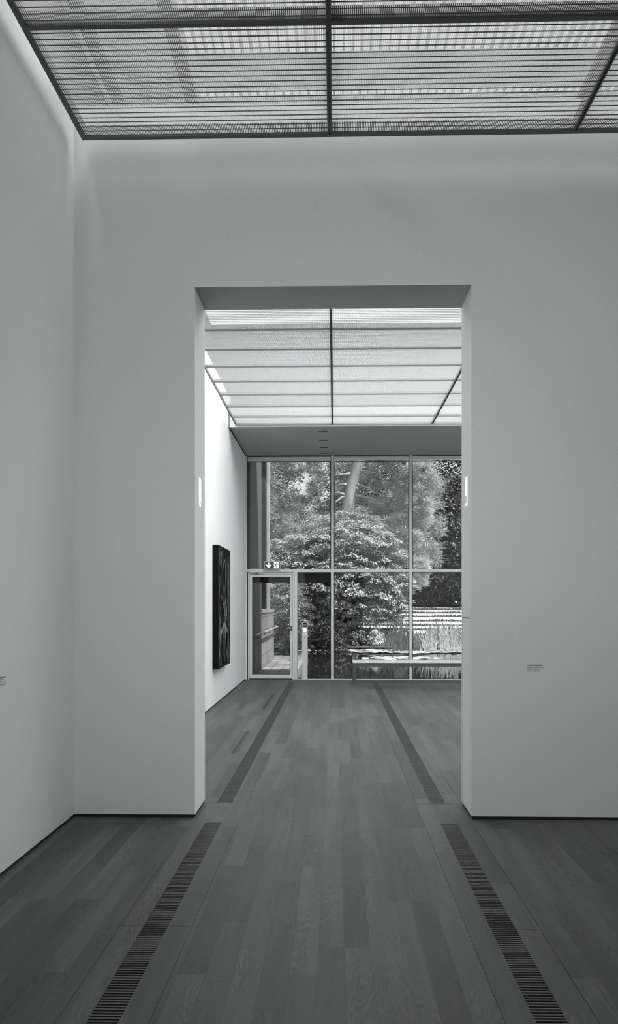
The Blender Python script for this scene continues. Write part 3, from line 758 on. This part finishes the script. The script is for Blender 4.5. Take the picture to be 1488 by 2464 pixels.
# pine with pale leaning trunk
t = tree('pine_tree', (.3, 40.5, .5), 'large soft-needled pine with pale leaning trunk behind the bright tree', 'tree')
PDp = 40.5
def P(px, py, D=PDp): return Vector((X(px, D), D, Z(py, D)))
m = MB()
m.tube([P(826, 1500), P(832, 1300), P(838, 1225), P(843, 1190), P(852, 1150), P(866, 1110), P(892, 1040), P(915, 960)], [.36, .33, .31, .29, .28, .27, .22, .15], 12)
m.build('trunk', M['bark'], t, smooth=True)
limbs = [[(848, 1140), (830, 1142), (810, 1143), (795, 1152), (770, 1175)], [(856, 1138), (878, 1133), (892, 1137), (906, 1140)], [(840, 1168), (825, 1165), (812, 1168), (795, 1176)],
         [(836, 1196), (828, 1190), (815, 1185), (800, 1186), (785, 1190)], [(838, 1195), (825, 1196), (812, 1205), (800, 1215)], [(842, 1196), (855, 1192), (885, 1197), (905, 1205), (922, 1215), (938, 1228)],
         [(846, 1172), (855, 1164), (866, 1168), (885, 1174), (900, 1185), (915, 1193)], [(921, 1210), (925, 1225), (926, 1245)], [(855, 1163), (860, 1175), (862, 1182)], [(860, 1128), (885, 1127), (912, 1127)],
         [(797, 1155), (785, 1170), (778, 1176)], [(700, 1125), (692, 1135), (688, 1140)], [(648, 1224), (665, 1232), (690, 1242), (705, 1240)]]
for L_ in limbs:
    m = MB(); n = len(L_); m.tube([P(a, b, PDp - .5 * i / n) for i, (a, b) in enumerate(L_)], [.085 * (1 - .75 * i / (n - 1)) for i in range(n)], 6)
    m.build('limb', M['bark'], t, smooth=True)
def region(k, x0, x1, y0, y1, d0, d1, avoid=None):
    px = x0 + RS.rand(k) * (x1 - x0); py = y0 + RS.rand(k) * (y1 - y0); D = d0 + RS.rand(k) * (d1 - d0)
    ok = np.ones(k, bool)
    if avoid is not None: ok = ~avoid(px, py, D)
    px, py, D = px[ok], py[ok], D[ok]
    return np.stack([(px - 806) / F * D, D, EYE - (py - 1455) / F * D], 1)
holes = [(690, 1165, 13), (712, 1172, 12), (737, 1155, 16), (782, 1115, 14), (665, 1118, 15), (735, 1175, 12)]
def av(px, py, D):
    b = np.zeros(len(px), bool)
    for hx, hy, hr in holes: b |= (px - hx) ** 2 + (py - hy) ** 2 < hr * hr
    tr = (py < 1235) & (np.abs(px - (838 + (1225 - py) * .26)) < 34) & (D < 41.5)
    lm = (np.abs(px - 850) < 80) & (py > 1130) & (py < 1215) & (D < 41.2)
    return b | tr | lm
cl = np.concatenate([region(430, 560, 1030, 1040, 1330, 39, 41.0, av), region(620, 560, 1060, 1000, 1360, 41.6, 44, av), region(60, 620, 1000, 1235, 1340, 38, 39.5, av)])
tuft_foliage('foliage', cl, 95, .40, .26, .032, M['leafP'], t)
cl = np.concatenate([region(34, 1000, 1052, 1140, 1180, 38, 40), region(46, 985, 1035, 1185, 1260, 38, 40), region(30, 992, 1026, 1335, 1392, 37.5, 38.5), region(14, 995, 1020, 1385, 1412, 37.5, 38.5), region(16, 990, 1005, 1280, 1320, 38, 39), region(16, 990, 1030, 1105, 1135, 38, 40)])
tuft_foliage('hanging_bough', cl, 80, .30, .20, .028, M['leafPd'], t)
# dark big trees on the right and background row
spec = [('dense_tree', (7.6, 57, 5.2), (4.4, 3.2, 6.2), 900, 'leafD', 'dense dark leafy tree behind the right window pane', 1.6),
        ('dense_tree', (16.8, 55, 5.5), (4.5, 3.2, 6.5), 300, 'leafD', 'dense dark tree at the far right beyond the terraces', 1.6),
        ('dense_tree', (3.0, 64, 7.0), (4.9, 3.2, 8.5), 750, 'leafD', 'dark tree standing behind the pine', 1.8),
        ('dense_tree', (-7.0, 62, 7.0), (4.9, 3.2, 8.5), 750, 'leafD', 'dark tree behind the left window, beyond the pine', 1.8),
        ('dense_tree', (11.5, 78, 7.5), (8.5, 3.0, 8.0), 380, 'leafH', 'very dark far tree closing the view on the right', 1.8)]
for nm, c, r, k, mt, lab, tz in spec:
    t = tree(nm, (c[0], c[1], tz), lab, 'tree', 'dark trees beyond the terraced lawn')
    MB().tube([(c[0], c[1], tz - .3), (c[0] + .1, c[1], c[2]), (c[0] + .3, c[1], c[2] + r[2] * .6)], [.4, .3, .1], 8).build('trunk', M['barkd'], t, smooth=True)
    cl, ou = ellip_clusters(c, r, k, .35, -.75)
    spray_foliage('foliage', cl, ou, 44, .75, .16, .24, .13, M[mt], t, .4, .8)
# left shrub by the path end and bank shrubs
def shrub(nm, c, r, k, per, rad, L, W, mt, lab, grp=None, stems=True):
    t = tree(nm, (c[0], c[1], c[2] - r[2]), lab, 'shrub', grp)
    if stems:
        m = MB()
        for q in range(5):
            a = q * 1.3; m.tube([(c[0], c[1], c[2] - r[2]), (c[0] + r[0] * .5 * math.cos(a), c[1] + r[1] * .5 * math.sin(a), c[2] + r[2] * .4)], [.03, .01], 5)
        m.build('stems', M['barkd'], t)
    cl, ou = ellip_clusters(c, r, k, .45, -.95)
    spray_foliage('foliage', cl, ou, per, rad, .04, L, W, M[mt], t, .5, .8)
shrub('leafy_shrub', (-1.35, 25.2, 1.15), (.62, .9, 1.18), 150, 22, .16, .14, .05, 'leafS', 'long-leaved shrub at the end of the paved path')
shrub('leafy_shrub', (-2.7, 27.2, 1.3), (1.2, 1.2, 1.5), 160, 22, .2, .15, .06, 'leafS', 'shrub behind the garden wall end, left of the path shrub')
shrub('leafy_shrub', (-.3, 27.4, .45), (.9, .8, .75), 130, 20, .16, .11, .05, 'leafH', 'low dark shrub over the water at the end of the path')
for k, (cx_, w_, h_, mt, lab) in enumerate([(-1.65, .9, .42, 'leafH', 'low shrub on the bank with shade in its leaf colour, leftmost of the row'), (-.05, .62, .40, 'leafS', 'grey low shrub on the bank under the spreading tree'),  # leftmost shrub takes a dark leaf colour for the tree's shade
        (.9, .42, .42, 'leafS', 'low leafy shrub on the bank behind the middle window'), (1.55, .34, .44, 'leafB', 'pale blossoming low shrub on the bank left of the reeds')]):
    shrub('bank_shrub', (cx_, 31.7, .22), (w_, .45, h_), 90, 26, .12, .085, .05, mt, lab, 'low shrubs along the pond bank', False)
shrub('bank_shrub', (1.0, 32.7, .38), (1.0, .4, .42), 80, 26, .12, .085, .05, 'leafB', 'pale flowering shrub on the bank behind the low leafy ones', 'low shrubs along the pond bank', False)
# clipped hedge at the top of the lawn
n = 9000; xx = RS.rand(n) * 26 - 6
Cs = np.stack([xx, 69 + RS.rand(n) * 1.2, 1.8 + RS.rand(n) * (.75 + .12 * np.sin(xx))], 1)
t = empty('clipped_hedge', (7, 69.5, 1.8), 'long dark hedge along the top of the sunlit lawn', 'hedge')
leafmesh('foliage', Cs, unit(RS.randn(n, 3) * .5 + [0, -.8, .6]), unit(RS.randn(n, 3)), .2, .11, M['leafH'], t)
m = MB(); m.box(-6, 20, 69.6, 70.8, 1.5, 2.45); m.build('hedge_core', M['barkd'], t)
# reeds
def reeds(x0, x1, y0, y1, k, h, mt, lab, lean=.25, w=.022):
    t = empty('reed_clump', ((x0 + x1) / 2, (y0 + y1) / 2, WZ), lab, 'reeds', 'reed clumps along the pond edge')
    m = MB()
    for q in range(k):
        uu = max(-1.2, min(1.2, R.gauss(0, .5))); x = (x0 + x1) / 2 + uu * (x1 - x0) / 2; y = R.uniform(y0, y1); H = h * R.uniform(.4, 1.08) * (1 - .22 * abs(uu) ** 1.5); a = R.uniform(0, 2 * PI); le = lean * R.random() ** 1.5 * H * (1.6 if R.random() < .15 else 1)
        dx, dy = math.cos(a) * le + uu * .28 * H, math.sin(a) * le * .5; tw = R.uniform(.5, 1.2) * w
        pts = []
        for s in range(5):
            u = s / 4.0; bend = u ** 2.2
            drop = (.35 * le * u ** 4) if le > .3 * H * lean else 0
            pts.append((Vector((x + dx * bend, y + dy * bend, WZ - .02 + H * u - drop)), tw * (1 - u ** 2 * .92)))
        for s in range(4):
            (p, a1), (q2, b1) = pts[s], pts[s + 1]
            m.quad((p.x - a1, p.y, p.z), (p.x + a1, p.y, p.z), (q2.x + b1, q2.y, q2.z), (q2.x - b1, q2.y, q2.z))
    m.box(x0, x1, y0, y1, WZ - .05, WZ + .004)
    m.build('blades', M[mt], t)
reeds(1.95, 2.62, 29.6, 30.6, 52, 1.42, 'reed', 'tall dark reed clump left of the second mullion', .34)
reeds(2.66, 3.15, 29.6, 30.6, 36, 1.2, 'reed', 'dark grey reeds just right of the second mullion', .5)
reeds(3.1, 3.75, 29.5, 30.6, 56, 1.15, 'reedL', 'pale reed clump in the middle of the right pane', .45)
reeds(3.75, 4.5, 29.4, 30.6, 66, 1.45, 'reedL', 'tall pale leaning reeds at the right edge of the opening', .7, .022)
reeds(4.6, 6.6, 29.4, 30.6, 110, 1.2, 'reedL', 'pale reeds farther right along the bank', .6)
# lily pads
def pads(cxy, lab):
    n = len(cxy); m = MB()
    for (x, y) in cxy:
        r = R.uniform(.06, .14); tz = R.uniform(.004, .03); a0 = R.uniform(0, 6.28); sl = R.uniform(-.18, .18)
        m.poly([(x + r * math.cos(a0 + k * .785), y + r * math.sin(a0 + k * .785), WZ + tz + .01 + sl * r * math.sin(a0 + k * .785) * .5 + .006) for k in range(8)][:8])
    o = m.build('lily_pads', M['pad']); tag(o, lab, 'water lilies', None, 'stuff')
pts = []
while len(pts) < 1500:
    x = R.uniform(-1.6, 8); y = R.uniform(28.2, 30.9)
    if y > 29.0 + .35 * math.sin(x * 1.7) + .25 * math.sin(x * 4.1) + (1.0 if x < .6 else 0): pts.append((x, y))
pads(pts, 'bright band of lily pads along the far pond edge')
pads([(R.gauss(2.0, .5), R.gauss(26.0, .35)) for _ in range(170)], 'bright patch of lily pads in the open water behind the bench')
t = empty('water_lily_flower', (.5, 29.6, WZ), 'white water lily blossom left in the lily pad band', 'flower')
m = MB()
for k in range(10):
    a = k * .628; m.poly([(.5, 29.6, WZ + .03), (.5 + .06 * math.cos(a - .3), 29.6 + .06 * math.sin(a - .3), WZ + .06), (.5 + .10 * math.cos(a), 29.6 + .10 * math.sin(a), WZ + .10), (.5 + .06 * math.cos(a + .3), 29.6 + .06 * math.sin(a + .3), WZ + .06)])
m.build('petals', M['white'], t)

# ------------------------------------------------------------------ light, world, camera
w = bpy.data.worlds.new('World'); sc.world = w; w.use_nodes = True
bg = w.node_tree.nodes['Background']; bg.inputs[0].default_value = (.98, 1.0, 1.0, 1); bg.inputs[1].default_value = 1.0
sun = bpy.data.lights.new('sun', 'SUN'); sun.energy = 8.5; sun.angle = math.radians(1.5)
so = bpy.data.objects.new('sun', sun); COL.objects.link(so)
d = Vector((-.42, .27, -1.0)).normalized()
so.rotation_euler = d.to_track_quat('-Z', 'Y').to_euler()

for nm, lx, ly, e, tgt in (('wall_fill', 1.0, .2, 14, (.6, 5.83, 1.5)), ('wall_fill', 3.2, 1.2, 5, (-1.84, 3.8, 1.4))):  # added fill lights out of view, brighten the front room walls
    la = bpy.data.lights.new(nm, 'AREA'); la.shape = 'RECTANGLE'; la.size = 2.4; la.size_y = .5; la.energy = e; la.spread = math.radians(62)
    lo = bpy.data.objects.new(nm, la); COL.objects.link(lo); lo.location = (lx, ly, 4.45)
    lo.rotation_euler = (Vector(tgt) - Vector(lo.location)).to_track_quat('-Z', 'Y').to_euler()
cam = bpy.data.cameras.new('camera'); co = bpy.data.objects.new('camera', cam); COL.objects.link(co)
cam.sensor_fit = 'VERTICAL'; cam.sensor_height = 36.0; cam.sensor_width = 36.0 * 1488 / 2464
cam.lens = F / 2464 * 36.0; cam.shift_x = -12 / 2464 ; cam.shift_y = 223 / 2464
cam.clip_end = 500; cam.clip_start = .05
co.location = (0, 0, EYE); co.rotation_euler = (PI / 2, 0.0, math.atan(50 / F))
sc.camera = co
sc.view_settings.view_transform = 'Standard'; sc.view_settings.look = 'None'
sc.view_settings.exposure = 0.0
sc.cycles.use_denoising = True
sc.cycles.max_bounces = 8; sc.cycles.transparent_max_bounces = 24; sc.cycles.diffuse_bounces = 5
sc.cycles.use_adaptive_sampling = True; sc.cycles.adaptive_threshold = .02
sc.cycles.sample_clamp_indirect = 6
